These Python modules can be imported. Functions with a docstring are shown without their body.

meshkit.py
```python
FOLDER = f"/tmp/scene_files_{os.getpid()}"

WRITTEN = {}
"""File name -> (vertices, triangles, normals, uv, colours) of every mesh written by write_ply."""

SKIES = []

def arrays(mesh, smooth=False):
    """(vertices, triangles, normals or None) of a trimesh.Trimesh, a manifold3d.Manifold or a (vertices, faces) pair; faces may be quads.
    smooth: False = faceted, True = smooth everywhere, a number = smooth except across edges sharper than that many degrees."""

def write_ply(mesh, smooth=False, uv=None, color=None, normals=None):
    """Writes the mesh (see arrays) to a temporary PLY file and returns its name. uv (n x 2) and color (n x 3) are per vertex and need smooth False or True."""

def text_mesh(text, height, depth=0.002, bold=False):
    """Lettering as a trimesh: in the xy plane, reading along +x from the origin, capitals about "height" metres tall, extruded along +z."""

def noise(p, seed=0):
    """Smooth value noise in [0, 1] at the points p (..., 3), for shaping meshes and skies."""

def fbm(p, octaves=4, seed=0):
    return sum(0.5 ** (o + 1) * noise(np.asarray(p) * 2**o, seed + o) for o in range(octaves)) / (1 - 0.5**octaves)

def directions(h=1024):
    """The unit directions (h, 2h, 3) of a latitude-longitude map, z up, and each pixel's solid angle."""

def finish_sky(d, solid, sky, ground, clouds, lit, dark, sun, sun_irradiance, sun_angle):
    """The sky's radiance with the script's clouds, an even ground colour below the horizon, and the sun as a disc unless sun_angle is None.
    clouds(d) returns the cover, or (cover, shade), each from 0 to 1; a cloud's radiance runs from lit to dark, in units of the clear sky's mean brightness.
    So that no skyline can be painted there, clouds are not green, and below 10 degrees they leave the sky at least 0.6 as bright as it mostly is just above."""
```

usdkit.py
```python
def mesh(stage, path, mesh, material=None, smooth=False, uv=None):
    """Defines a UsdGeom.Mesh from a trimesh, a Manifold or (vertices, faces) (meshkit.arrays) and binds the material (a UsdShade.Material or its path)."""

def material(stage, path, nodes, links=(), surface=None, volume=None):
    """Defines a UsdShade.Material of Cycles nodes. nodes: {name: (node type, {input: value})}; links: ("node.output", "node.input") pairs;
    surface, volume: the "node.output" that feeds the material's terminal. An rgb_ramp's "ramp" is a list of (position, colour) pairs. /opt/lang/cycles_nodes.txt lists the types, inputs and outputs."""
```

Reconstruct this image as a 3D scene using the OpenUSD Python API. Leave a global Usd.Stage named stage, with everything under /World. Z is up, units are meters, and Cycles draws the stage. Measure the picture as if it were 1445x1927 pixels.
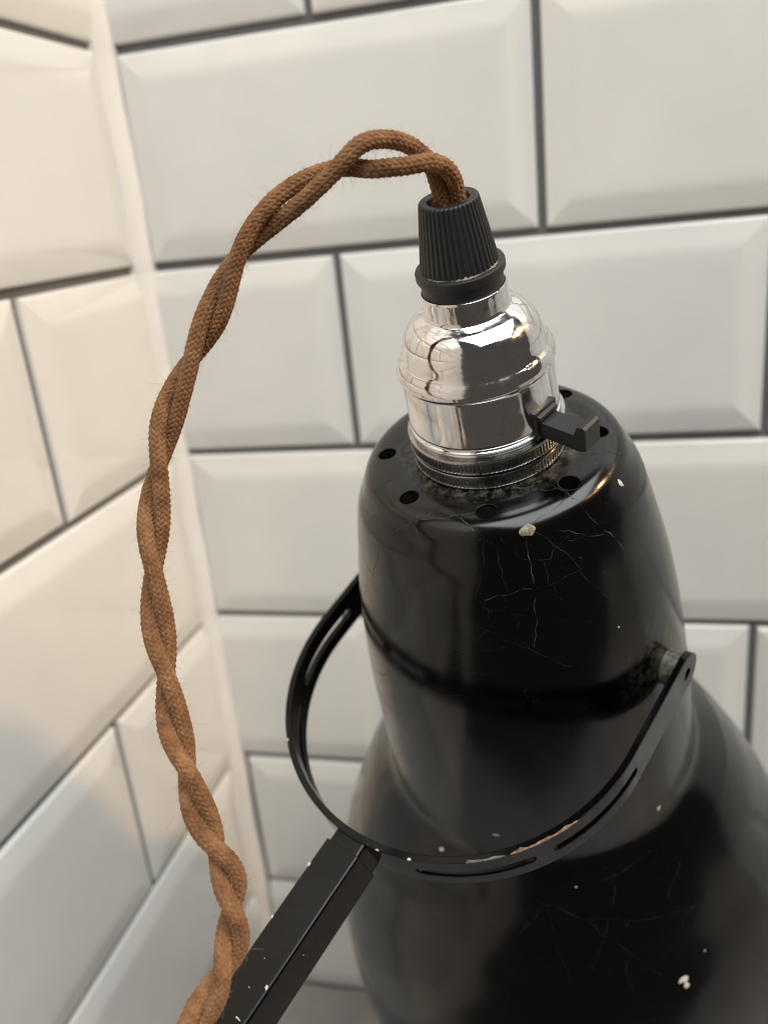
import math, numpy as np, trimesh, usdkit, meshkit
import manifold3d as mf
from shapely.geometry import Polygon
from scipy.interpolate import PchipInterpolator, CubicSpline
from pxr import Usd, UsdGeom, UsdLux, UsdShade, Sdf, Gf, Vt

rng = np.random.default_rng(7)
stage = Usd.Stage.CreateInMemory()
UsdGeom.SetStageUpAxis(stage, UsdGeom.Tokens.z)
UsdGeom.SetStageMetersPerUnit(stage, 1.0)
world = UsdGeom.Xform.Define(stage, '/World')
stage.SetDefaultPrim(world.GetPrim())
UsdGeom.Scope.Define(stage, '/World/Looks')

# ------------------------------------------------------------------ camera
PW, PH, FPX = 1445.0, 1927.0, 1602.52
CAM = np.array([0.23423192707, -0.43161397572, -0.08420955148])
RM = np.array([[0.96892703, 0.22748862, -0.09710476],
               [-0.01141903, -0.35102669, -0.93629583],
               [-0.24708301, 0.90831118, -0.33752154]])      # rows: right, down, forward
cam = UsdGeom.Camera.Define(stage, '/World/camera')
M = Gf.Matrix4d(1)
for i, r in enumerate((RM[0], -RM[1], -RM[2], CAM)):
    M.SetRow3(i, Gf.Vec3d(*map(float, r)))
cam.AddTransformOp().Set(M)
HA = 4.6
cam.CreateHorizontalApertureAttr(HA)
cam.CreateVerticalApertureAttr(HA * 1024 / 767)
cam.CreateFocalLengthAttr(HA * FPX / PW)
cam.CreateFStopAttr(1.9)
cam.CreateFocusDistanceAttr(0.195)
cam.CreateClippingRangeAttr(Gf.Vec2f(0.01, 50))
cam.CreateExposureAttr(0.0)

# ------------------------------------------------------------------ lamps of the room
def aim(prim, pos, target):
    pos, target = np.array(pos, float), np.array(target, float)
    z = pos - target; z /= np.linalg.norm(z)
    x = np.cross([0, 0, 1.0], z) if abs(z[2]) < .99 else np.array([1.0, 0, 0])
    x /= np.linalg.norm(x); y = np.cross(z, x)
    m = Gf.Matrix4d(1)
    for i, r in enumerate((x, y, z, pos)):
        m.SetRow3(i, Gf.Vec3d(*map(float, r)))
    UsdGeom.Xformable(prim).AddTransformOp().Set(m)

def disk(name, pos, target, radius, inten, color):
    l = UsdLux.DiskLight.Define(stage, '/World/' + name)
    l.CreateRadiusAttr(radius); l.CreateIntensityAttr(inten); l.CreateColorAttr(Gf.Vec3f(*color))
    aim(l, pos, target); return l

def rect(name, pos, target, w, h, inten, color):
    l = UsdLux.RectLight.Define(stage, '/World/' + name)
    l.CreateWidthAttr(w); l.CreateHeightAttr(h); l.CreateIntensityAttr(inten); l.CreateColorAttr(Gf.Vec3f(*color))
    aim(l, pos, target); return l

LAMP_AT = (0.2, -0.2, -0.2)
K = {'spot': 1.0, 'side': 1.0, 'panel': 1.0, 'amb': 1.0, 'win': 1.0}
disk('warm_spot', (2.1, -0.12, 1.12), LAMP_AT, .08, 312 * K['spot'], (1, .63, .30))
disk('warm_spot_001', (2.05, -0.62, 1.0), LAMP_AT, .04, 90 * K['side'], (1, .62, .30))
disk('warm_spot_002', (2.15, -0.40, 1.0), LAMP_AT, .04, 90 * K['side'], (1, .62, .30))
rect('ceiling_panel', (0.95, -1.0, 1.4), (0.75, -0.80, -0.2), 2.0, 1.6, 5.7 * K['panel'], (.97, 1, .995))
amb = UsdLux.DomeLight.Define(stage, '/World/room_ambience')
amb.CreateIntensityAttr(.024 * K['amb']); amb.CreateColorAttr(Gf.Vec3f(1, .88, .76))

# ------------------------------------------------------------------ helpers
used = {}
def numbered(parent, name):
    k = (parent, name); n = used.get(k, 0); used[k] = n + 1
    return f'{parent}/{name}' if n == 0 else f'{parent}/{name}_{n:03d}'

def path_of(p):
    return '/World' if p is None else str(p.GetPath())

def obj(name, mesh, mat, parent=None, smooth=False, label=None):
    m = usdkit.mesh(stage, numbered(path_of(parent), name), mesh, MAT[mat], smooth=smooth)
    if label: m.GetPrim().SetCustomDataByKey('label', label)
    return m.GetPrim()

def thing(name, matrix=None):
    x = UsdGeom.Xform.Define(stage, numbered('/World', name))
    if matrix is not None: x.AddTransformOp().Set(matrix)
    return x.GetPrim()

def tag(p, label=None, cat=None, kind=None):
    for k, v in (('label', label), ('category', cat), ('kind', kind)):
        if v: p.SetCustomDataByKey(k, v)
    return p

# ------------------------------------------------------------------ materials
MAT = {}
def mat(name, nodes, links, surface='p.BSDF'):
    MAT[name] = usdkit.material(stage, '/World/Looks/' + name, nodes, links, surface=surface)

def tile_mat(name, base):
    mat(name, {'tc': ('texture_coordinate', {}), 'n': ('noise_texture', {'scale': 9.0, 'detail': 2.0}),
               'n2': ('noise_texture', {'scale': 17.0, 'detail': 4.0, 'roughness': .6}),
               'r': ('rgb_ramp', {'ramp': [(.3, tuple(np.array(base) * np.array([.93, .935, .94]))), (.7, tuple(base))]}),
               'b': ('bump', {'strength': .26, 'distance': .0022}),
               'p': ('principled_bsdf', {'roughness': .13, 'specular_ior_level': .5, 'coat_weight': .35, 'coat_roughness': .06})},
        [('tc.object', 'n.vector'), ('tc.object', 'n2.vector'), ('n2.fac', 'r.fac'), ('r.color', 'p.base_color'), ('n.fac', 'b.height'), ('b.normal', 'p.normal')])
tile_mat('white_glaze', (.80, .785, .75)); tile_mat('white_glaze_cool', (.78, .775, .75)); tile_mat('white_glaze_warm', (.815, .795, .75))
mat('grout', {'tc': ('texture_coordinate', {}), 'n': ('noise_texture', {'scale': 900.0, 'detail': 4.0}),
              'r': ('rgb_ramp', {'ramp': [(.3, (.10, .097, .098)), (.7, (.20, .195, .19))]}), 'b': ('bump', {'strength': .5, 'distance': .0003}),
              'p': ('principled_bsdf', {'roughness': .9})},
    [('tc.object', 'n.vector'), ('n.fac', 'r.fac'), ('r.color', 'p.base_color'), ('n.fac', 'b.height'), ('b.normal', 'p.normal')])
mat('sealant', {'tc': ('texture_coordinate', {}), 'n': ('noise_texture', {'scale': 60.0, 'detail': 3.0}), 'b': ('bump', {'strength': .4, 'distance': .001}),
                'p': ('principled_bsdf', {'base_color': (.80, .79, .77), 'roughness': .25})},
    [('tc.object', 'n.vector'), ('n.fac', 'b.height'), ('b.normal', 'p.normal')])
mat('stone', {'tc': ('texture_coordinate', {}), 'n': ('noise_texture', {'scale': 14.0, 'detail': 6.0, 'roughness': .65}),
              'r': ('rgb_ramp', {'ramp': [(.3, (.13, .135, .14)), (.7, (.25, .255, .26))]}), 'p': ('principled_bsdf', {'roughness': .45})},
    [('tc.object', 'n.vector'), ('n.fac', 'r.fac'), ('r.color', 'p.base_color')])

# black stove enamel: fine scratches, dust specks, slow waviness
def lacquer(name, rough, extra_dust=False, bev=.0004, spec=.5):
    nodes = {'tc': ('texture_coordinate', {}),
             'bv': ('bevel', {'samples': 6, 'radius': bev}),
             'w': ('noise_texture', {'scale': 38.0, 'detail': 2.0}),
             'fine': ('noise_texture', {'scale': 2200.0, 'detail': 3.0}),
             'wb': ('bump', {'strength': .12, 'distance': .0006}), 'fb': ('bump', {'strength': .06, 'distance': .0001}),
             'sp': ('voronoi_texture', {'scale': 520.0, 'feature': 'f1'}),
             'spm': ('map_range', {'from_min': .16, 'from_max': .08, 'to_min': 0.0, 'to_max': 1.0, 'clamp': True}),
             'spn': ('noise_texture', {'scale': 70.0, 'detail': 2.0}),
             'spk': ('map_range', {'from_min': .56, 'from_max': .70, 'to_min': 0.0, 'to_max': .10, 'clamp': True}),
             'mul': ('math', {'math_type': 'multiply'}),
             'haze': ('noise_texture', {'scale': 55.0, 'detail': 5.0, 'roughness': .7}),
             'hm': ('map_range', {'from_min': .42, 'from_max': .85, 'to_min': 0.0, 'to_max': .002, 'clamp': True}),
             'add': ('math', {'math_type': 'add', 'use_clamp': True}),
             'mx': ('mix', {'color1': (.0007, .0007, .0008), 'color2': (.25, .23, .18)}),
             'rr': ('map_range', {'from_min': .3, 'from_max': .8, 'to_min': rough * .8, 'to_max': rough * 1.6, 'clamp': True}),
             'p': ('principled_bsdf', {'specular_ior_level': spec})}
    links = [('tc.object', 'w.vector'), ('tc.object', 'fine.vector'), ('tc.object', 'sp.vector'), ('tc.object', 'spn.vector'), ('tc.object', 'haze.vector'),
             ('sp.distance', 'spm.value'), ('spn.fac', 'spk.value'), ('spm.result', 'mul.value1'), ('spk.result', 'mul.value2'),
             ('haze.fac', 'hm.value'), ('mul.value', 'add.value1'), ('hm.result', 'add.value2'),
             ('mx.color', 'p.base_color'), ('haze.fac', 'rr.value'), ('rr.result', 'p.roughness'),
             ('w.fac', 'wb.height'), ('wb.normal', 'fb.normal'), ('fine.fac', 'fb.height'), ('fb.normal', 'p.normal')]
    if bev: links.append(('bv.bevel', 'wb.normal'))
    else: del nodes['bv']
    last = 'add.value'
    if extra_dust:      # dust lying in a broken ring round the lampholder and by the pivot
        nodes |= {'xyz': ('separate_xyz', {}), 'flat': ('vector_math', {'vector_math_type': 'multiply', 'math_type': 'multiply', 'vector2': (1, 1, 0)}),
                  'len': ('vector_math', {'math_type': 'length'}),
                  'ring': ('map_range', {'from_min': .0262, 'from_max': .0205, 'to_min': 0.0, 'to_max': 1.0, 'clamp': True}),
                  'top': ('map_range', {'from_min': -.013, 'from_max': -.0105, 'to_min': 0.0, 'to_max': 1.0, 'clamp': True}),
                  'dn': ('noise_texture', {'scale': 430.0, 'detail': 6.0, 'roughness': .75}),
                  'dm': ('map_range', {'from_min': .46, 'from_max': .66, 'to_min': 0.0, 'to_max': .42, 'clamp': True}),
                  'r1': ('math', {'math_type': 'multiply'}), 'r2': ('math', {'math_type': 'multiply'}),
                  'pd': ('vector_math', {'math_type': 'distance', 'vector2': PIVOT_DUST}),
                  'pm': ('map_range', {'from_min': .022, 'from_max': .004, 'to_min': 0.0, 'to_max': .42, 'clamp': True}),
                  'r3': ('math', {'math_type': 'multiply'}), 'r4': ('math', {'math_type': 'add', 'use_clamp': True}), 'r5': ('math', {'math_type': 'add', 'use_clamp': True})}
        nodes['flat'][1].pop('vector_math_type')
        links += [('tc.object', 'xyz.vector'), ('tc.object', 'flat.vector1'), ('flat.vector', 'len.vector1'), ('len.value', 'ring.value'), ('xyz.z', 'top.value'),
                  ('tc.object', 'dn.vector'), ('dn.fac', 'dm.value'), ('ring.result', 'r1.value1'), ('top.result', 'r1.value2'), ('r1.value', 'r2.value1'), ('dm.result', 'r2.value2'),
                  ('tc.object', 'pd.vector1'), ('pd.value', 'pm.value'), ('pm.result', 'r3.value1'), ('dm.result', 'r3.value2'),
                  ('r2.value', 'r4.value1'), ('r3.value', 'r4.value2'), ('add.value', 'r5.value1'), ('r4.value', 'r5.value2')]
        last = 'r5.value'
    links.append((last, 'mx.fac'))
    mat(name, nodes, links)

# ------------------------------------------------------------------ measured lamp frame (camera space -> local)
A_C = np.array([0.026174324, -0.025251452, 0.220936728]); D_C = np.array([-0.21372932, -0.75727964, -0.61712830])
D_C /= np.linalg.norm(D_C)
EX_C = np.cross(D_C, [0, 0, 1.]); EX_C /= np.linalg.norm(EX_C); EY_C = np.cross(D_C, EX_C)
BL = np.array([EX_C, EY_C, D_C])                                  # local axes in camera space
def c2l(X): return (np.asarray(X) - A_C) @ BL.T
def v2l(v): return np.asarray(v) @ BL.T
LM = Gf.Matrix4d(1)
for i, r in enumerate((EX_C @ RM, EY_C @ RM, D_C @ RM, CAM + A_C @ RM)):
    LM.SetRow3(i, Gf.Vec3d(*map(float, r)))
Y_PC = c2l([0.04191323, 0.0305142, 0.26638171]); Y_P = v2l([0.76736542, 0.26079225, -0.58577957])
Y_M = v2l([-0.57126502, 0.6929618, -0.43984115]); Y_N = v2l([-0.29121569, -0.67215427, -0.68073641])
Y_R, Y_LEG, Y_W, Y_T = .0533128, .0314286, .0131, .0019
PIVOT_DUST = tuple(float(x) for x in (Y_PC + Y_P * .047 + Y_N * .006 - Y_M * .002))
def ray_c(u, v):
    r = np.array([(u - PW / 2) / FPX, (v - PH / 2) / FPX, 1.0]); return r
CAM_L = c2l([0, 0, 0])

lacquer('black_enamel', .155, True, bev=.00035)
lacquer('black_bracket', .12, spec=.24); lacquer('black_arm', .22, spec=.34)
mat('chrome', {'tc': ('texture_coordinate', {}), 'n': ('noise_texture', {'scale': 120.0, 'detail': 2.0}), 'b': ('bump', {'strength': .10, 'distance': .0005}),
               'sm': ('noise_texture', {'scale': 160.0, 'detail': 5.0, 'roughness': .7}),
               'r': ('map_range', {'from_min': .42, 'from_max': .75, 'to_min': .05, 'to_max': .24, 'clamp': True}),
               'st': ('noise_texture', {'scale': 75.0, 'detail': 6.0, 'roughness': .68, 'distortion': .8}),
               'cr': ('rgb_ramp', {'ramp': [(.30, (.52, .47, .42)), (.46, (.76, .755, .75)), (.60, (.82, .82, .83)), (.72, (.70, .66, .60))]}),
               'sc': ('noise_texture', {'scale': 900.0, 'detail': 3.0}), 'b2': ('bump', {'strength': .05, 'distance': .0001}),
               'p': ('principled_bsdf', {'metallic': 1.0})},
    [('tc.object', 'n.vector'), ('n.fac', 'b.height'), ('b.normal', 'b2.normal'), ('tc.object', 'sc.vector'), ('sc.fac', 'b2.height'), ('b2.normal', 'p.normal'), ('tc.object', 'sm.vector'), ('sm.fac', 'r.value'), ('r.result', 'p.roughness'), ('tc.object', 'st.vector'), ('st.fac', 'cr.fac'), ('cr.color', 'p.base_color')])
mat('dull_chrome', {'tc': ('texture_coordinate', {}), 'n': ('noise_texture', {'scale': 120.0, 'detail': 2.0}), 'b': ('bump', {'strength': .10, 'distance': .0005}),
               'sm': ('noise_texture', {'scale': 160.0, 'detail': 5.0, 'roughness': .7}),
               'r': ('map_range', {'from_min': .42, 'from_max': .75, 'to_min': .14, 'to_max': .34, 'clamp': True}),
               'st': ('noise_texture', {'scale': 75.0, 'detail': 6.0, 'roughness': .68, 'distortion': .8}),
               'cr': ('rgb_ramp', {'ramp': [(.30, (.30, .27, .24)), (.46, (.45, .445, .44)), (.60, (.52, .52, .52)), (.72, (.36, .33, .29))]}),
               'sc': ('noise_texture', {'scale': 900.0, 'detail': 3.0}), 'b2': ('bump', {'strength': .05, 'distance': .0001}),
               'p': ('principled_bsdf', {'metallic': 1.0})},
    [('tc.object', 'n.vector'), ('n.fac', 'b.height'), ('b.normal', 'b2.normal'), ('tc.object', 'sc.vector'), ('sc.fac', 'b2.height'), ('b2.normal', 'p.normal'), ('tc.object', 'sm.vector'), ('sm.fac', 'r.value'), ('r.result', 'p.roughness'), ('tc.object', 'st.vector'), ('st.fac', 'cr.fac'), ('cr.color', 'p.base_color')])
mat('black_plastic', {'tc': ('texture_coordinate', {}), 'n': ('noise_texture', {'scale': 1500.0, 'detail': 2.0}), 'b': ('bump', {'strength': .12, 'distance': .0001}),
                      'bv': ('bevel', {'samples': 6, 'radius': .00025}),
                      'p': ('principled_bsdf', {'base_color': (.016, .016, .017), 'roughness': .48})},
    [('tc.object', 'n.vector'), ('n.fac', 'b.height'), ('bv.bevel', 'b.normal'), ('b.normal', 'p.normal')])
mat('cotton', {'tc': ('texture_coordinate', {}), 'n': ('noise_texture', {'scale': 210.0, 'detail': 6.0, 'roughness': .72}), 'n2': ('noise_texture', {'scale': 3500.0, 'detail': 2.0}),
               'r': ('rgb_ramp', {'ramp': [(.28, (.095, .039, .016)), (.5, (.195, .092, .040)), (.72, (.31, .170, .080))]}), 'b': ('bump', {'strength': .6, 'distance': .0001}),
               'p': ('principled_bsdf', {'roughness': .85, 'specular_ior_level': .25, 'sheen_weight': .25, 'sheen_roughness': .5, 'sheen_tint': (1, .75, .5)})},
    [('tc.object', 'n.vector'), ('tc.object', 'n2.vector'), ('n.fac', 'r.fac'), ('r.color', 'p.base_color'), ('n2.fac', 'b.height'), ('b.normal', 'p.normal')])
mat('fuzz', {'p': ('principled_bsdf', {'base_color': (.45, .23, .10), 'roughness': .8})}, [])
mat('crack_dust', {'tc': ('texture_coordinate', {}), 'n': ('noise_texture', {'scale': 700.0, 'detail': 4.0}),
                   'r': ('rgb_ramp', {'ramp': [(.36, (.004, .004, .004)), (.70, (.085, .08, .068))]}), 'p': ('principled_bsdf', {'roughness': .8})},
    [('tc.object', 'n.vector'), ('n.fac', 'r.fac'), ('r.color', 'p.base_color')])
mat('crack_faint', {'tc': ('texture_coordinate', {}), 'n': ('noise_texture', {'scale': 500.0, 'detail': 4.0}),
                   'r': ('rgb_ramp', {'ramp': [(.4, (.002, .002, .002)), (.78, (.022, .021, .018))]}), 'p': ('principled_bsdf', {'roughness': .6})},
    [('tc.object', 'n.vector'), ('n.fac', 'r.fac'), ('r.color', 'p.base_color')])
mat('paint_chip', {'tc': ('texture_coordinate', {}), 'n': ('noise_texture', {'scale': 1500.0, 'detail': 3.0}),
                   'r': ('rgb_ramp', {'ramp': [(.3, (.42, .40, .36)), (.7, (.70, .68, .62))]}), 'p': ('principled_bsdf', {'roughness': .6})},
    [('tc.object', 'n.vector'), ('n.fac', 'r.fac'), ('r.color', 'p.base_color')])
mat('old_glue', {'tc': ('texture_coordinate', {}), 'n': ('noise_texture', {'scale': 1500.0, 'detail': 4.0}),
                   'r': ('rgb_ramp', {'ramp': [(.3, (.10, .093, .06)), (.7, (.33, .31, .22))]}), 'p': ('principled_bsdf', {'roughness': .55})},
    [('tc.object', 'n.vector'), ('n.fac', 'r.fac'), ('r.color', 'p.base_color')])
mat('bare_rust', {'tc': ('texture_coordinate', {}), 'n': ('noise_texture', {'scale': 900.0, 'detail': 4.0}),
                  'r': ('rgb_ramp', {'ramp': [(.3, (.05, .028, .018)), (.55, (.20, .125, .085)), (.75, (.28, .23, .18))]}), 'p': ('principled_bsdf', {'roughness': .7})},
    [('tc.object', 'n.vector'), ('n.fac', 'r.fac'), ('r.color', 'p.base_color')])
mat('dull_steel', {'tc': ('texture_coordinate', {}), 'n': ('noise_texture', {'scale': 600.0, 'detail': 4.0}),
                   'r': ('rgb_ramp', {'ramp': [(.3, (.02, .02, .018)), (.7, (.17, .16, .125))]}), 'p': ('principled_bsdf', {'roughness': .5, 'metallic': .3})},
    [('tc.object', 'n.vector'), ('n.fac', 'r.fac'), ('r.color', 'p.base_color')])

# ------------------------------------------------------------------ tiled walls and worktop
PX, PZ, GR = .2048, .103, .0036
FACE, BEV = .0046, .0145
E_PROF = [(0.0, .0), (.0, .0062), (.0002, .0071), (.0007, .0077), (.0018, .0080), (.0100, .00950), (.0122, .00978), (.0142, .00989), (.0168, .00992)]
def tile_mesh(w, h, cut_l=False, cut_r=False):
    """A bevelled tile lying in the xy plane, face to +z; each bevel a strip of its own so that its mitres stay crisp."""
    V, F = [], []
    def ring(e):
        l = 0 if cut_l else e; r = 0 if cut_r else e
        return np.array([[l, e], [w - r, e], [w - r, h - e], [l, h - e]])
    rings = [np.c_[ring(e), np.full(4, z)] for e, z in E_PROF]
    n = 0
    for k in range(4):
        strip = np.array([[r[k], r[(k + 1) % 4]] for r in rings]).reshape(-1, 3)
        V.append(strip)
        for i in range(len(rings) - 1):
            a = n + 2 * i
            F += [[a, a + 1, a + 3], [a, a + 3, a + 2]]
        n += len(strip)
    V.append(rings[-1]); F += [[n, n + 1, n + 2], [n, n + 2, n + 3]]
    return np.vstack(V), np.array(F)

TOP_Z = -.609
def wall(name, label, along, sign, half0, cut_first, cells, rows, start_full, start_half, end):
    """along: 'x' back wall (face to -y), 'y' left wall (face to +x). Positions run away from the corner."""
    p = thing(name); tag(p, label, kind='structure')
    z0, z1 = TOP_Z, -rows[0] * PZ
    L = end
    if along == 'x': g = trimesh.creation.box(bounds=[[-.03, .0, z0 - .05], [L, .03, z1]])
    else: g = trimesh.creation.box(bounds=[[-.03, -L, z0 - .05], [.0, .0, z1]])
    obj('grout', g, 'grout', p)
    for j in rows:
        half = (j % 2 == 1)
        zt, zb = -j * PZ - GR / 2, -(j + 1) * PZ + GR / 2
        zb = max(zb, TOP_Z + .002)
        if zt - zb < .03: continue
        joints = [half0 + n * PX + (0 if half else PX / 2) for n in range(-1, 12)]
        joints = [u for u in joints if u > .03 and u < end]
        s0 = start_half if half else start_full
        if along == 'x' and j >= 4: s0 += .003
        edges = [(s0, joints[0] - GR / 2)] + [(a + GR / 2, b - GR / 2) for a, b in zip(joints, joints[1:])]
        for i, (a, b) in enumerate(edges):
            w, h = b - a, zt - zb
            cut = i == 0 and half
            if along == 'x': V, F = tile_mesh(w, h, cut_l=cut)
            else: V, F = tile_mesh(w, h, cut_r=cut)
            V = V.copy()
            tl = rng.normal(0, .0026, 2)
            sp = 1 - rng.uniform(0, .0028, 2); rt = rng.normal(0, .0011)
            V[:, :2] = (V[:, :2] - [w / 2, h / 2]) * [sp[0], 1 - (1 - sp[1]) * 2]; V[:, :2] = np.c_[V[:, 0] - rt * V[:, 1], V[:, 1] + rt * V[:, 0]] + [w / 2, h / 2] + rng.normal(0, .00018, 2)
            V[:, 2] += (V[:, 0] - w / 2) * tl[0] + (V[:, 1] - h / 2) * tl[1] * 1.3 + rng.normal(0, .00012)
            off = FACE - .00992 - .0016
            if along == 'x':
                P = np.c_[a + V[:, 0], -(V[:, 2] + off + .0016), zb + V[:, 1]]
            else:
                P = np.c_[V[:, 2] + off + .0016, -b + V[:, 0], zb + V[:, 1]]
            m = ('white_glaze', 'white_glaze_cool', 'white_glaze_warm')[rng.integers(3)]
            obj('tile', (P, F), m, p, smooth=True)
    return p
wall('back_wall', 'white bevelled brick tiles with dark grout facing the camera', 'x', 1, .1063, True, 7, range(-4, 6), .0054, .0054, 1.35)
wall('side_wall', 'warmly lit white bevelled tile wall at the left of the corner', 'y', -1, .1181, True, 6, range(-4, 6), .0172, .0172, 1.15)
# white sealant bead in the corner
zz = np.linspace(TOP_Z, 4 * PZ, 90)
t = np.linspace(0, 1, 9)
prof = np.c_[.0040 + .0013 * t + .0 * t, -.0176 + (.0176 - .0042) * t]
prof[:, 0] = .0040 + .0020 * t ** 5; prof[:, 1] = -.0178 + .0138 * t
prof = np.vstack([[-.002, -.0178], prof, [.0056, .002]])
Vs = np.array([np.c_[prof + (meshkit.noise(np.c_[prof * 0, np.full(len(prof), z * 45)], 3)[:, None] - .5) * .0012, np.full(len(prof), z)] for z in zz])
n_ = len(prof); Fs = []
for i in range(len(zz) - 1):
    for k in range(n_ - 1):
        a = i * n_ + k; Fs += [[a, a + 1, a + n_ + 1], [a, a + n_ + 1, a + n_]]
s_ = obj('corner_sealant', (Vs.reshape(-1, 3), np.array(Fs)), 'sealant', smooth=True)
tag(s_, 'white sealant strip filling the corner between the two tiled walls', kind='structure')
c_ = obj('worktop', trimesh.creation.box(bounds=[[.0, -.36, TOP_Z - .04], [1.3, -.0003, TOP_Z]]), 'stone')
tag(c_, 'grey stone worktop below the tiles, far under the lamp', kind='structure')

# ------------------------------------------------------------------ the lamp
lamp = thing('desk_lamp', LM)
tag(lamp, 'black enamelled desk lamp with chrome lampholder and twisted brown cloth cord', 'lamp')

def revolve(rz, seg=160, mod=None):
    """Open or closed profile [(r, z)...] turned round z."""
    rz = np.asarray(rz, float); th = np.arange(seg) * 2 * np.pi / seg
    r = np.repeat(rz[:, :1], seg, 1); 
    if mod is not None: r = r + mod(th)[None, :] * np.asarray([p[2] if len(p) > 2 else 1.0 for p in rz])[:, None]
    V = np.stack([r * np.cos(th), r * np.sin(th), np.repeat(rz[:, 1:2], seg, 1)], -1).reshape(-1, 3)
    i, k = np.meshgrid(np.arange(len(rz) - 1), np.arange(seg), indexing='ij')
    a, b = i * seg + k, i * seg + (k + 1) % seg
    F = np.stack([a, a + seg, b + seg, b], -1).reshape(-1, 4)
    return trimesh.Trimesh(V, np.vstack([F[:, [0, 1, 2]], F[:, [0, 2, 3]]]), process=False)

def mani(tm):
    m = mf.Manifold(mf.Mesh(np.asarray(tm.vertices, np.float32), np.asarray(tm.faces, np.uint32)))
    return m
def to_tm(m):
    k = m.to_mesh(); return trimesh.Trimesh(k.vert_properties[:, :3], k.tri_verts, process=False)

# shade profile (mm, z along the axis, 0 at the top of the lampholder ring)
SP = np.array([(24, -9.0), (29.5, -9.25), (31.2, -9.6), (32.6, -10.3), (33.9, -11.4), (34.9, -12.8), (35.6, -14.4), (36.6, -16.5), (38.6, -20.5), (42.2, -35), (46.2, -55), (48.7, -75), (50.7, -100),
               (52.0, -120), (52.5, -128.0), (53.0, -131.5), (54.2, -134.5), (56.0, -137), (59.5, -141.5), (62.2, -145), (69.2, -157), (75.2, -170), (82, -185), (87.3, -200), (92, -218), (95, -235), (97, -255), (97.6, -270)], float) / 1000
_s = np.r_[0, np.cumsum(np.hypot(*np.diff(SP, axis=0).T))]
_t = np.r_[np.linspace(0, _s[11], 70), np.linspace(_s[11], _s[-1], 130)[1:]]
OUT = np.c_[PchipInterpolator(_s, SP[:, 0])(_t), PchipInterpolator(_s, SP[:, 1])(_t)]
TH = .0009
tan = np.gradient(OUT, axis=0); tan /= np.linalg.norm(tan, axis=1)[:, None]
INN = OUT + np.c_[tan[:, 1], -tan[:, 0]] * TH
poly = np.vstack([[(.0145, -.009)], OUT, INN[::-1], [(.0145, -.009 - TH)]])
# orientation for revolve: counter-clockwise in (r, z)
if Polygon(poly).exterior.is_ccw is False: poly = poly[::-1]
shade_m = mf.Manifold.revolve(mf.CrossSection([poly]), 200)
HOLE_A = [math.radians(a) for a in (-13.5 + 45 * k - 0 for k in range(8))]
HOLE_A = [math.radians(28.6 + 44.0 * 0 + 45 * (k - 1)) - math.radians(0.6) for k in range(8)]
for a in HOLE_A:
    c = mf.Manifold.cylinder(.02, .0026, .0026, 24).translate([.0281 * math.cos(a), .0281 * math.sin(a), -.018])
    shade_m = shade_m - c
shade = obj('shade', to_tm(shade_m), 'black_enamel', lamp, smooth=32)

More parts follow.
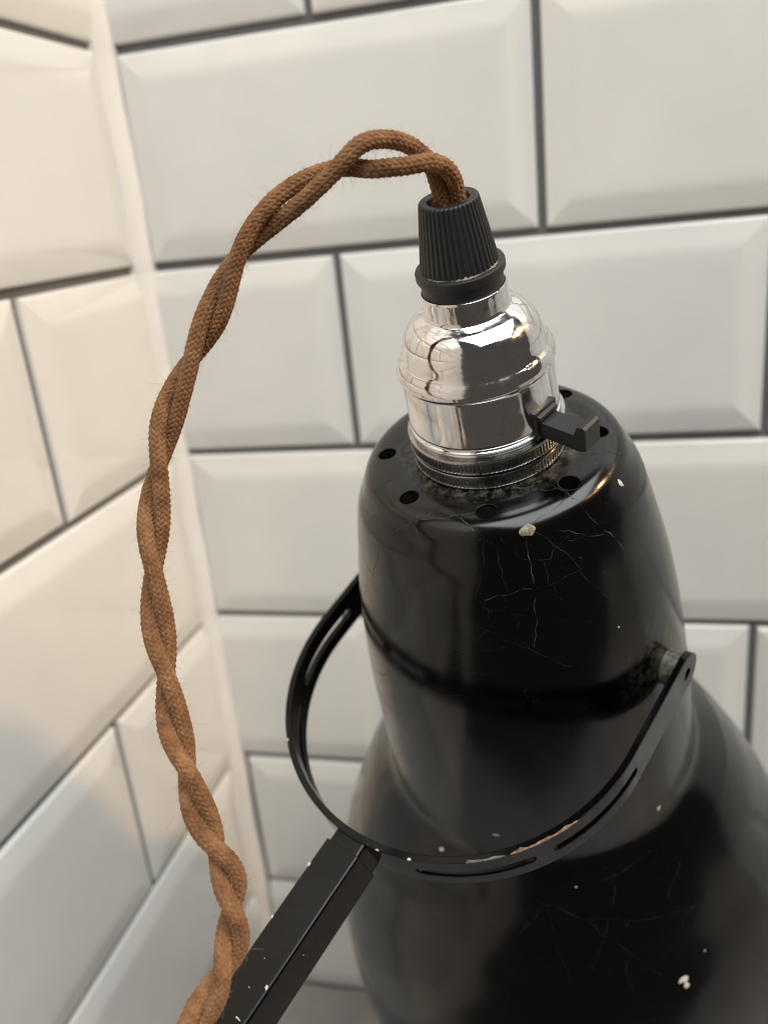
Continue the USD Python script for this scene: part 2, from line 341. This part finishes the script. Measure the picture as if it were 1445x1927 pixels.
# ray onto the outer shade skin (local coordinates)
RZ = PchipInterpolator(-OUT[4:, 1][np.r_[True, np.diff(-OUT[4:, 1]) > 1e-7]], OUT[4:, 0][np.r_[True, np.diff(-OUT[4:, 1]) > 1e-7]])
def shade_hit(u, v):
    r = v2l(ray_c(u, v)); t = np.linspace(.15, .42, 6001); X = CAM_L + t[:, None] * r
    rad = np.hypot(X[:, 0], X[:, 1]); z = X[:, 2]
    lim = np.where(z > OUT[4, 1], -1, RZ(np.clip(-z, -OUT[4, 1], .269)))
    lim = np.where((z <= -.00905) & (z > OUT[4, 1]), OUT[4, 0], lim)
    i = np.argmax(rad < lim)
    if not (rad < lim).any(): return None
    X = X[i]; z = X[2]; rad = math.hypot(X[0], X[1])
    if rad < .0335 and z > -.0118:
        N = np.array([0, 0, 1.0])
    else:
        sl = float(RZ.derivative()(min(max(-z, -OUT[4, 1] + 1e-5), .268)))          # dr/d(-z)
        N = np.array([X[0] / rad, X[1] / rad, sl]); N /= np.linalg.norm(N)
    return X, N

def ribbons(lines, width, lift=.00005):
    V, F, n = [], [], 0
    for li, pts in enumerate(lines):
        pts = np.array(pts, float)
        seg = np.r_[0, np.cumsum(np.linalg.norm(np.diff(pts, axis=0), axis=1))]
        tt = np.linspace(0, seg[-1], max(6, int(seg[-1] / 3)))
        u = np.interp(tt, seg, pts[:, 0]); v = np.interp(tt, seg, pts[:, 1])
        j = meshkit.noise(np.c_[tt / 14, tt * 0 + li * 7.3, tt * 0], 5) - .5; j2 = meshkit.noise(np.c_[tt / 14, tt * 0 + li * 3.1, tt * 0], 9) - .5
        k1 = meshkit.noise(np.c_[tt / 5, tt * 0 + li * 5.3, tt * 0], 15) - .5; u = u + j * 7 + k1 * 2.5; v = v + j2 * 7 - k1 * 2
        hit = [shade_hit(a, b) for a, b in zip(u, v)]
        hit = [h for h in hit if h is not None]
        if len(hit) < 3: continue
        X = np.array([h[0] for h in hit]); N = np.array([h[1] for h in hit])
        T = np.gradient(X, axis=0); S = np.cross(T, N); S /= np.linalg.norm(S, axis=1)[:, None] + 1e-12
        wv = width * np.clip(2.6 * meshkit.fbm(np.c_[tt[:len(X)] / 16, np.full(len(X), li * 11.7), np.zeros(len(X))], 3, 2) - .72, .02, 1.5); wv[0] *= .3; wv[-1] *= .3
        X = X + N * lift
        V.append(np.stack([X - S * wv[:, None] / 2, X + S * wv[:, None] / 2], 1).reshape(-1, 3))
        for i in range(len(X) - 1):
            a = n + 2 * i; F += [[a, a + 1, a + 3], [a, a + 3, a + 2]]
        n += 2 * len(X)
    return np.vstack(V), np.array(F)
def px(o, s, *lines): return [[(o[0] + x / s, o[1] + y / s) for x, y in l] for l in lines]
STRONG = px((650, 720), 4.817, [(545, 505), (430, 545), (330, 580)], [(215, 605), (320, 655)], [(575, 790), (400, 895), (250, 990)], [(975, 985), (860, 1070), (780, 1150), (720, 1230)],
            [(455, 1335), (560, 1290), (650, 1255), (880, 1235), (1040, 1205), (1175, 1175)], [(630, 1120), (655, 1240), (635, 1300), (650, 1400)], [(1040, 1205), (1080, 1270), (1130, 1310), (1230, 1370)], [(1265, 1010), (1270, 1090)],
            [(225, 1240), (255, 1205)]) \
    + px((930, 720), 4.817, [(660, 290), (760, 240), (800, 190), (880, 180)], [(790, 630), (900, 640), (1060, 645), (1160, 630), (1210, 605)], [(720, 855), (850, 780), (940, 730), (975, 650)],
         [(180, 930), (240, 975), (330, 985), (430, 970), (560, 960), (660, 990)], [(400, 860), (500, 880), (560, 950)], [(660, 990), (600, 1090), (500, 1180), (400, 1240), (340, 1280)], [(660, 990), (760, 1080), (830, 1160), (900, 1250), (1000, 1340), (1090, 1410), (1150, 1500), (1200, 1620)],
         [(550, 1340), (720, 1355), (840, 1395), (990, 1370)], [(690, 1435), (800, 1405)]) \
    + px((840, 940), 3.211, [(485, 215), (500, 330), (520, 450), (535, 600), (540, 760), (535, 900)], [(225, 620), (340, 580), (520, 540)], [(785, 347), (820, 358)])
FAINT = px((840, 940), 3.211, [(225, 230), (225, 380), (200, 480), (170, 570)], [(230, 225), (150, 275)], [(240, 240), (310, 300), (330, 420), (370, 560)], [(330, 230), (400, 280), (430, 340), (480, 365)], [(540, 195), (660, 280), (740, 340), (790, 400), (800, 430)],
           [(740, 225), (670, 285), (620, 360), (550, 370)], [(595, 370), (610, 450), (625, 510)], [(540, 545), (640, 515), (720, 465), (810, 430)], [(655, 510), (650, 560), (540, 605)], [(650, 560), (700, 605)], [(800, 430), (880, 510), (980, 590)],
           [(160, 570), (210, 630), (260, 700), (270, 770)], [(180, 750), (240, 790), (360, 850), (530, 920), (640, 960), (760, 1010)], [(235, 790), (190, 860), (180, 910)], [(0, 895), (120, 920), (270, 915), (360, 890)], [(230, 660), (400, 690), (540, 710)],
           [(600, 735), (740, 735), (880, 735)], [(430, 860), (440, 740)], [(0, 1015), (130, 1045), (240, 1055)], [(0, 1190), (160, 1190)], [(1010, 340), (985, 420), (930, 450)], [(1090, 260), (1135, 268)], [(1000, 700), (1100, 720), (1180, 700)],
           [(1180, 730), (1195, 830), (1170, 890)]) \
    + px((900, 1600), 2.651, [(210, 420), (330, 280), (260, 230)], [(330, 280), (370, 265), (440, 310), (530, 345), (660, 345), (800, 352), (920, 335), (1040, 290), (1110, 270)], [(1110, 285), (1150, 220), (1230, 140)], [(345, 290), (380, 450), (430, 580), (510, 710)], [(650, 350), (630, 430), (580, 560)],
         [(690, 460), (750, 510), (850, 590), (920, 620)], [(735, 540), (745, 640), (770, 700)], [(740, 395), (750, 370)], [(1020, 390), (1010, 340), (1080, 280), (1095, 225)], [(1010, 60), (960, 190), (945, 240)], [(680, 180), (670, 300)], [(620, 160), (760, 80), (820, 30)], [(530, 345), (640, 440)]) \
    + px((660, 960), 4.817, [(60, 60), (90, 320), (190, 600), (250, 760)], [(270, 280), (235, 500), (200, 600)], [(150, 640), (140, 800), (160, 900)], [(180, 1420), (250, 1480), (360, 1510)], [(190, 75), (205, 50)], [(150, 20), (190, 110), (260, 180)], [(780, 1200), (900, 1240), (1150, 1290)])
k_ = obj('crack_line', ribbons(STRONG, .00021), 'crack_dust', shade, label='dusty cracks in the enamel round the top of the shade'); k_.SetCustomDataByKey('kind', 'stuff')
k_ = obj('crack_line', ribbons(FAINT, .00017), 'crack_faint', shade, label='faint crazing over the front of the shade'); k_.SetCustomDataByKey('kind', 'stuff')

def chip(u, v, rx, ry, seed, lift=.00012, dome=.0, material='paint_chip', parent=None, ang=0.0):
    c = shade_hit(u, v)
    if c is None: return
    X, N = c; r = np.random.default_rng(seed)
    T = np.cross(N, [0, 0, 1.0]); T = T / np.linalg.norm(T) if np.linalg.norm(T) > .1 else np.array([1.0, 0, 0]); B = np.cross(N, T)
    T, B = T * math.cos(ang) + B * math.sin(ang), B * math.cos(ang) - T * math.sin(ang)
    n = 16; th = np.arange(n) * 2 * np.pi / n; rad = 1 + .22 * r.normal(size=n); rad = (rad + np.roll(rad, 1)) / 2
    ring = X + N * lift * .3 + (np.cos(th) * rx * rad)[:, None] * T + (np.sin(th) * ry * rad)[:, None] * B
    mid = X + N * (lift + dome * .8) + .6 * ((np.cos(th) * rx * rad)[:, None] * T + (np.sin(th) * ry * rad)[:, None] * B)
    V = np.vstack([ring, mid, X + N * (lift + dome)])
    F = [[i, (i + 1) % n, n + (i + 1) % n] for i in range(n)] + [[i, n + (i + 1) % n, n + i] for i in range(n)] + [[n + i, n + (i + 1) % n, 2 * n] for i in range(n)]
    obj('paint_chip', (V, np.array(F)), material, parent or shade, smooth=True)
chip(992, 998, .0019, .0014, 1, dome=.0003, material='old_glue')
chip(1167, 909, .0006, .0014, 2, ang=.3)
chip(933, 1572, .0011, .0005, 3); chip(831, 1599, .0010, .0006, 4, ang=.5)
chip(1239, 1522, .0008, .0009, 5); chip(1286, 1844, .0015, .0012, 6); chip(1292, 1855, .0009, .0013, 7); chip(1164, 1181, .0003, .0003, 8)
chip(1084, 1670, .00025, .00025, 9); chip(1326, 1790, .00025, .0003, 11)

# lampholder: chrome body with its parts
BODY = np.array([(9.4, 33.0), (9.6, 36.4), (10.05, 36.6), (10.25, 36.2), (10.2, 33.5), (10.2, 31.7), (10.45, 31.0), (11.3, 30.5), (12.6, 29.9), (14.1, 28.8), (15.5, 27.2), (16.6, 25.3), (17.25, 23.5), (17.55, 22.2), (17.75, 21.4), (18.15, 20.6), (18.8, 19.8), (19.4, 18.8), (19.7, 17.8), (19.7, 17.0), (19.45, 16.3), (19.15, 15.8), (19.08, 15.2), (19.08, 14.4), (19.1, 10), (19.3, 3.4), (19.25, 2.6), (18.9, 2.35), (18.7, 2.2), (18.75, 1.9), (19.3, 1.75), (19.45, 1.45), (19.3, 1.15), (18.6, 1.0), (18.5, .7), (18.9, .55), (18.9, .2), (18.4, .0), (18.4, -8.5)]) / 1000
bs = np.r_[0, np.cumsum(np.hypot(*np.diff(BODY, axis=0).T))]
bt = np.unique(np.r_[bs, np.linspace(bs[0], bs[25], 150)])
BODYF = np.c_[PchipInterpolator(bs, BODY[:, 0])(bt), PchipInterpolator(bs, BODY[:, 1])(bt)]
body = obj('lampholder', revolve(BODYF, 128), 'chrome', lamp, smooth=True, label='polished chrome lampholder with a rounded shoulder')
def knurl(n, amp): return lambda th: amp * np.clip(1.6 * np.cos(n * th), -1, 1)
for z1, z0, r in ((0.0, -4.15, 20.45), (-4.65, -8.7, 20.25)):
    rz = [(18.5, z1 - .05, 0), (19.5, z1, 0), (r - .12, z1 - .02, 0), (r, z1 - .2, 0), (r, z1 - .80, 0), (r - .24, z1 - .83, 1), (r - .24, z0 + .45, 1), (r - .05, z0 + .42, 0), (r - .05, z0 + .15, 0), (r - .3, z0, 0), (18.5, z0, 0)]
    obj('shade_ring', revolve(np.array(rz) / np.array([1000, 1000, 1]), 720, knurl(120, .00014)), 'dull_chrome', body, smooth=38, label=None)
# ribbed plastic cord grip
def ribs(th): return .00020 * (np.abs(np.cos(20 * th)) ** .7 * 2 - 1)
G = [(4.55, 44, 0), (4.6, 56.6, 0), (4.9, 57.1, 0), (6.1, 57.25, .2), (6.45, 57.1, .7), (6.6, 56.7, 1), (7.8, 49.5, 1), (8.95, 42.2, 1), (9.05, 41.95, 0), (9.9, 41.9, 0), (10.35, 41.75, 0), (10.5, 41.4, 0), (10.5, 40.1, 0), (10.35, 39.75, 0), (9.9, 39.55, 0), (9.75, 39.4, 0), (9.7, 39.0, 0), (9.65, 36.5, 0), (9.4, 36.2, 0), (6, 36.1, 0)]
obj('cord_grip', revolve(np.array(G) / np.array([1000, 1000, 1]), 400, ribs), 'black_plastic', body, smooth=40, label='ribbed black plastic cord grip screwed into the top')
def glue_arc(a0, a1, r, z, seed):
    n = 40; a = np.radians(np.linspace(a0, a1, n)); h = .00016 * (.3 + meshkit.noise(np.c_[a * 14, a * 0, a * 0], seed)) * np.sin(np.linspace(.1, 3.04, n))
    V = np.stack([np.c_[(r - .0003) * np.cos(a), (r - .0003) * np.sin(a), z + h * 3], np.c_[r * np.cos(a), r * np.sin(a), z + h], np.c_[(r + h * 2.5) * np.cos(a), (r + h * 2.5) * np.sin(a), a * 0 + z]], 1).reshape(-1, 3)
    F = [[3 * i + k, 3 * i + k + 1, 3 * i + k + 4] for i in range(n - 1) for k in range(2)] + [[3 * i + k, 3 * i + k + 4, 3 * i + k + 3] for i in range(n - 1) for k in range(2)]
    obj('dried_glue', (V, np.array(F)), 'old_glue', body, smooth=True)
glue_arc(62, 112, .00915, .0419, 3); glue_arc(118, 150, .00915, .0419, 6); glue_arc(20, 58, .00912, .0419, 8)
# switch lever: slotted mount and hooked lever
LA = math.radians(127)
er, et, ez = np.array([math.cos(LA), math.sin(LA), 0]), np.array([-math.sin(LA), math.cos(LA), 0]), np.array([0, 0, 1.0])
def radial_prism(pts, w, t_off=0.0):      # outline in (radial, z) mm, width w along the tangent
    m = mf.CrossSection([np.array(pts, float)]).extrude(w)
    tm = to_tm(m); V = tm.vertices / 1000
    V = V[:, 0:1] * er + V[:, 1:2] * ez + (V[:, 2:3] - w / 2000 + t_off / 1000) * et
    tm = trimesh.Trimesh(V, tm.faces, process=False); tm.fix_normals(); return tm
mount = radial_prism([(17, .6), (19.75, .6), (19.75, 8.2), (17, 8.2)], 8.4)
sw = obj('switch_mount', mount, 'black_plastic', body)
ridge = radial_prism([(19, 6.2), (20.6, 6.0), (20.6, 6.9), (19, 7.6)], 7.0)
obj('switch_mount', ridge, 'black_plastic', body)
lever = radial_prism([(17, 1.6), (30.4, .2), (32.4, .6), (32.6, 6.6), (31.9, 7.2), (30.4, 7.0), (29.7, 5.4), (29.2, 4.6), (17, 5.6)], 6.0)
obj('switch_lever', lever, 'black_plastic', body, label='small hooked black switch lever')

# bracket: flat slotted steel strip bent into a U round the shade
TOT = 2 * Y_LEG + math.pi * Y_R
def strip_at(a):
    a = np.asarray(a, float)
    t = np.clip((a - Y_LEG) / Y_R, 0, math.pi)
    X = Y_PC + Y_M * Y_LEG + Y_R * (np.cos(t)[:, None] * Y_P + np.sin(t)[:, None] * Y_M)
    Nn = np.cos(t)[:, None] * Y_P + np.sin(t)[:, None] * Y_M
    X = X + np.minimum(a - Y_LEG, 0)[:, None] * Y_M + np.minimum(TOT - Y_LEG - a, 0)[:, None] * Y_M
    return X, Nn
from shapely.geometry import LineString, Point
w2 = Y_W / 2
outline = LineString([(.0005, 0), (TOT - .0005, 0)]).buffer(w2, quad_segs=10)
for a, b in ((.033, .060), (.068, .096), (.1395, .168), (.178, .206)):
    outline = outline.difference(LineString([(a, -.0004), (b, -.0004)]).buffer(.0016, quad_segs=5))
for a in (0.0, TOT): outline = outline.difference(Point(a, 0).buffer(.0019))
cs = mf.CrossSection([np.array(outline.exterior.coords)[:-1]] + [np.array(r.coords)[:-1] for r in outline.interiors], mf.FillRule.EvenOdd)
st = cs.extrude(Y_T).refine_to_length(.0013)
def bend(P):
    X, Nn = strip_at(P[:, 0]); return X + P[:, 1:2] * Y_N + (P[:, 2:3] - Y_T / 2) * Nn
tm = to_tm(st); tm = trimesh.Trimesh(bend(np.asarray(tm.vertices)), tm.faces, process=False); tm.fix_normals()
br = obj('bracket', tm, 'black_bracket', lamp, smooth=35, label='slotted black U-shaped bracket strap with worn edges')
# pivots: boss on the shade, rivet in the strap
def cyl(p0, p1, r, seg=32, r1=None):
    p0, p1 = np.array(p0), np.array(p1); ax = p1 - p0; h = np.linalg.norm(ax)
    m = mf.Manifold.cylinder(h, r, r1 if r1 else r, seg); t_ = to_tm(m)
    z = ax / h; x = np.cross(z, [0.3, .5, .8]); x /= np.linalg.norm(x); y = np.cross(z, x)
    V = p0 + t_.vertices[:, :1] * x + t_.vertices[:, 1:2] * y + t_.vertices[:, 2:3] * z
    return trimesh.Trimesh(V, t_.faces, process=False)
for s in (1, -1):
    obj('pivot_boss', cyl(Y_PC + s * Y_P * .0465, Y_PC + s * Y_P * (Y_R - .0013), .0052), 'dull_steel', br, smooth=35, label='dusty worn pivot boss')
    obj('rivet', trimesh.util.concatenate([cyl(Y_PC + s * Y_P * (Y_R - .003), Y_PC + s * Y_P * (Y_R + .0002), .0018)]), 'black_bracket', br, smooth=35)
# worn bare edge along the top of the strap and little chips
def edge_wear(a0, a1, n, mat_, seed, w=.0011):
    r = np.random.default_rng(seed); a = np.linspace(a0, a1, n); X, Nn = strip_at(a)
    lo = np.clip(.55 + .5 * (meshkit.fbm(np.c_[a * 420, a * 0, a * 0], 3, seed) - .5) * 2, .08, 1) * w * np.minimum(1, 6 * np.sin(np.linspace(0.02, math.pi - .02, n)))
    top = X + Y_N * (w2 + .00005) + Nn * (Y_T / 2 + .00004); inn = top - Nn * lo[:, None] * 1.3; out = X + Nn * (Y_T / 2 + .00005) + Y_N * (w2 - lo[:, None] * .5)
    V = np.stack([inn, top, out], 1).reshape(-1, 3); F = []
    for i in range(n - 1):
        for k in range(2):
            q = 3 * i + k; F += [[q, q + 1, q + 4], [q, q + 4, q + 3]]
    obj('worn_edge', (V, np.array(F)), mat_, br, smooth=True)
edge_wear(.0535, .072, 160, 'bare_rust', 3, .0008); edge_wear(.073, .083, 80, 'dull_steel', 4, .0007)
for a in (.0975, .1065, .153): edge_wear(a - .0005, a + .0005, 8, 'paint_chip', int(a * 1e4), .0007)

# arm: square tube with a narrower plug that carries the bracket
MID = Y_PC + Y_M * (Y_LEG + Y_R)
rot = math.radians(6)
S1 = Y_P * math.cos(rot) + Y_N * math.sin(rot); S2 = Y_N * math.cos(rot) - Y_P * math.sin(rot)
def sq_tube(a0, a1, side, rad):
    c = mf.CrossSection.square([side - 2 * rad, side - 2 * rad], True).offset(rad, mf.JoinType.Round, 2, 24)
    t_ = to_tm(c.extrude(a1 - a0).refine_to_length(.02)); V = t_.vertices
    V = MID + V[:, :1] * S1 + V[:, 1:2] * S2 + (V[:, 2:3] + a0) * Y_M
    r_ = trimesh.Trimesh(V, t_.faces, process=False); r_.fix_normals(); return r_
arm = obj('arm', sq_tube(.0042, .27, .0118, .0009), 'black_arm', lamp, smooth=35, label='square black tube arm')
obj('arm_plug', sq_tube(.0006, .0060, .0108, .0012), 'black_arm', arm, smooth=35)
def arm_chip(along, across, side, rx, ry, seed):
    r = np.random.default_rng(seed); n = 12; th = np.arange(n) * 2 * np.pi / n; rad = 1 + .25 * r.normal(size=n)
    nrm, tg = (S2, S1) if side == 0 else (S1, S2)
    c = MID + Y_M * along + nrm * (.0118 / 2 + .00008) + tg * across
    V = np.vstack([c + (np.cos(th) * rx * rad)[:, None] * Y_M + (np.sin(th) * ry * rad)[:, None] * tg, c + nrm * .0001])
    obj('paint_chip', (V, np.array([[i, (i + 1) % n, n] for i in range(n)])), 'paint_chip', arm, smooth=False)
for al, ac, sd, rx, ry in ((.0405, .0054, 0, .0007, .0006), (.0495, .0035, 0, .0003, .0011), (.0123, -.0058, 0, .0008, .0005), (.0745, .0052, 0, .0009, .0005), (.036, -.0002, 0, .0002, .0002), (.043, .001, 0, .0002, .0004), (.03, .002, 1, .0002, .0002), (.0275, -.0058, 0, .0006, .0004)):
    arm_chip(al, ac * .95, sd, rx * .75, ry * .75, int(al * 1e4))

# ------------------------------------------------------------------ twisted cloth cord
NODES = [  # u, v, depth, twist phase / pi of the first strand
    (858, 440, .1905, -1.0), (849, 395, .1875, -1.0), (842, 352, .1842, -.98), (830, 322, .1815, -.75), (808, 301, .1795, -.5), (765, 290, .1770, -.16), (700, 291, .1755, .08), (634, 317, .1765, .5),
    (530, 388, .1790, 1.02), (448, 482, .1815, 1.5), (402, 588, .184, 2.0), (361, 675, .186, 2.5), (318, 780, .187, 3.0), (299, 875, .1875, 3.5), (289, 980, .187, 4.0), (289, 1074, .186, 4.5),
    (298, 1180, .185, 5.0), (313, 1270, .184, 5.5), (329, 1370, .182, 6.0), (352, 1449, .180, 6.5), (378, 1535, .179, 7.0), (408, 1598, .178, 7.5), (431, 1655, .177, 8.0), (438, 1710, .176, 8.5), (437, 1770, .175, 9.0), (420, 1832, .173, 9.5), (385, 1895, .171, 10.0), (345, 1960, .169, 10.5), (300, 2040, .166, 11.0)]
ND = np.array(NODES)
P3 = np.array([ray_c(u, v) * d for u, v, d, _ in NODES])
kt = np.r_[0, np.cumsum(np.linalg.norm(np.diff(P3, axis=0), axis=1))]
cs3 = CubicSpline(kt, P3); ph = PchipInterpolator(kt, ND[:, 3] * math.pi)
R_ST = .00183
ss = np.arange(0, kt[-1], .00045)
cen = cs3(ss); tg = cs3(ss, 1); tg /= np.linalg.norm(tg, axis=1)[:, None]
e2 = -cen / np.linalg.norm(cen, axis=1)[:, None]; e2 -= (e2 * tg).sum(1)[:, None] * tg; e2 /= np.linalg.norm(e2, axis=1)[:, None]
e1 = np.cross(tg, e2)
amp = PchipInterpolator([kt[0], kt[2], kt[4], kt[5], kt[6], kt[7], kt[8], kt[9], kt[-1]], [.98, 1.0, 1.12, 1.36, 1.60, 1.2, 1.08, .98, .98])(ss) * R_ST * .97
def strand(sign, seed):
    f = ph(ss)
    c = cen + sign * amp[:, None] * (np.cos(f)[:, None] * e1 + np.sin(f)[:, None] * e2)
    c = c2l(c)
    q = np.r_[0, np.cumsum(np.linalg.norm(np.diff(c, axis=0), axis=1))]
    sp = CubicSpline(q, c); L = np.arange(0, q[-1], .00013)
    X = sp(L); T = sp(L, 1); T /= np.linalg.norm(T, axis=1)[:, None]
    U = np.empty_like(X); u = np.cross(T[0], [.2, .9, .1]); u /= np.linalg.norm(u)
    for i in range(len(X)):
        u = u - (u @ T[i]) * T[i]; u /= np.linalg.norm(u); U[i] = u
    Wv = np.cross(T, U)
    n = 72; a = np.arange(n) / n
    NC, PITCH = 12, .00124
    twist = L[:, None] * 2.0
    cc = (a[None, :] * NC + twist); col = np.floor(cc) % NC; fr = cc - np.floor(cc)
    dirn = np.where(col % 2 == 0, 1.0, -1.0)
    ph_ = L[:, None] / PITCH + dirn * .52 * (fr - .5) + .5 * (col % 2)
    jit = meshkit.noise(np.stack([col * 3.7 + seed, np.floor(ph_) * 1.3, np.zeros_like(ph_)], -1), seed)
    h = (np.abs(np.sin(math.pi * ph_)) ** .75) * (np.sin(math.pi * fr) ** .5) * (.75 + .5 * jit)
    h = h * .00030 - .00018
    r = R_ST * .99 + h
    ca, sa = np.cos(2 * np.pi * a), np.sin(2 * np.pi * a)
    V = X[:, None] + r[..., None] * (ca[None, :, None] * U[:, None] + sa[None, :, None] * Wv[:, None])
    m_ = len(X); i, k = np.meshgrid(np.arange(m_ - 1), np.arange(n), indexing='ij')
    A_, B_ = i * n + k, i * n + (k + 1) % n
    F = np.stack([A_, B_, B_ + n, A_ + n], -1).reshape(-1, 4)
    o = obj('cord_strand', (V.reshape(-1, 3), F), 'cotton', lamp, smooth=True, label='braided brown cotton-covered strand of the cord')
    # loose fibres
    r_ = np.random.default_rng(seed); N = 3200
    ii = r_.integers(5, m_ - 5, N); aa = r_.random(N) * 2 * np.pi
    nrm = np.cos(aa)[:, None] * U[ii] + np.sin(aa)[:, None] * Wv[ii]
    d0 = nrm * r_.uniform(.2, 1, (N, 1)) + T[ii] * r_.normal(0, .9, (N, 1)) + np.cross(T[ii], nrm) * r_.normal(0, .6, (N, 1)); d0 /= np.linalg.norm(d0, axis=1)[:, None]
    ln = r_.gamma(2.0, .00042, N)[:, None]; cur = r_.normal(0, .5, (N, 3))
    t4 = np.linspace(0, 1, 5)
    pts = (X[ii] + nrm * R_ST * .96)[:, None] + ln[:, None] * (d0[:, None] * t4[None, :, None] + cur[:, None] * (t4 ** 2)[None, :, None] * .6)
    cv = UsdGeom.BasisCurves.Define(stage, numbered(str(o.GetPath()), 'loose_fibre'))
    cv.CreateTypeAttr('linear'); cv.CreateCurveVertexCountsAttr(Vt.IntArray([5] * N))
    cv.CreatePointsAttr(Vt.Vec3fArray.FromNumpy(pts.reshape(-1, 3).astype(np.float32)))
    cv.CreateWidthsAttr(Vt.FloatArray([.000034] * (5 * N))); cv.SetWidthsInterpolation('vertex')
    UsdShade.MaterialBindingAPI.Apply(cv.GetPrim()).Bind(MAT['fuzz'])
    cv.GetPrim().SetCustomDataByKey('kind', 'stuff')
    return o
strand(1, 11); strand(-1, 23)
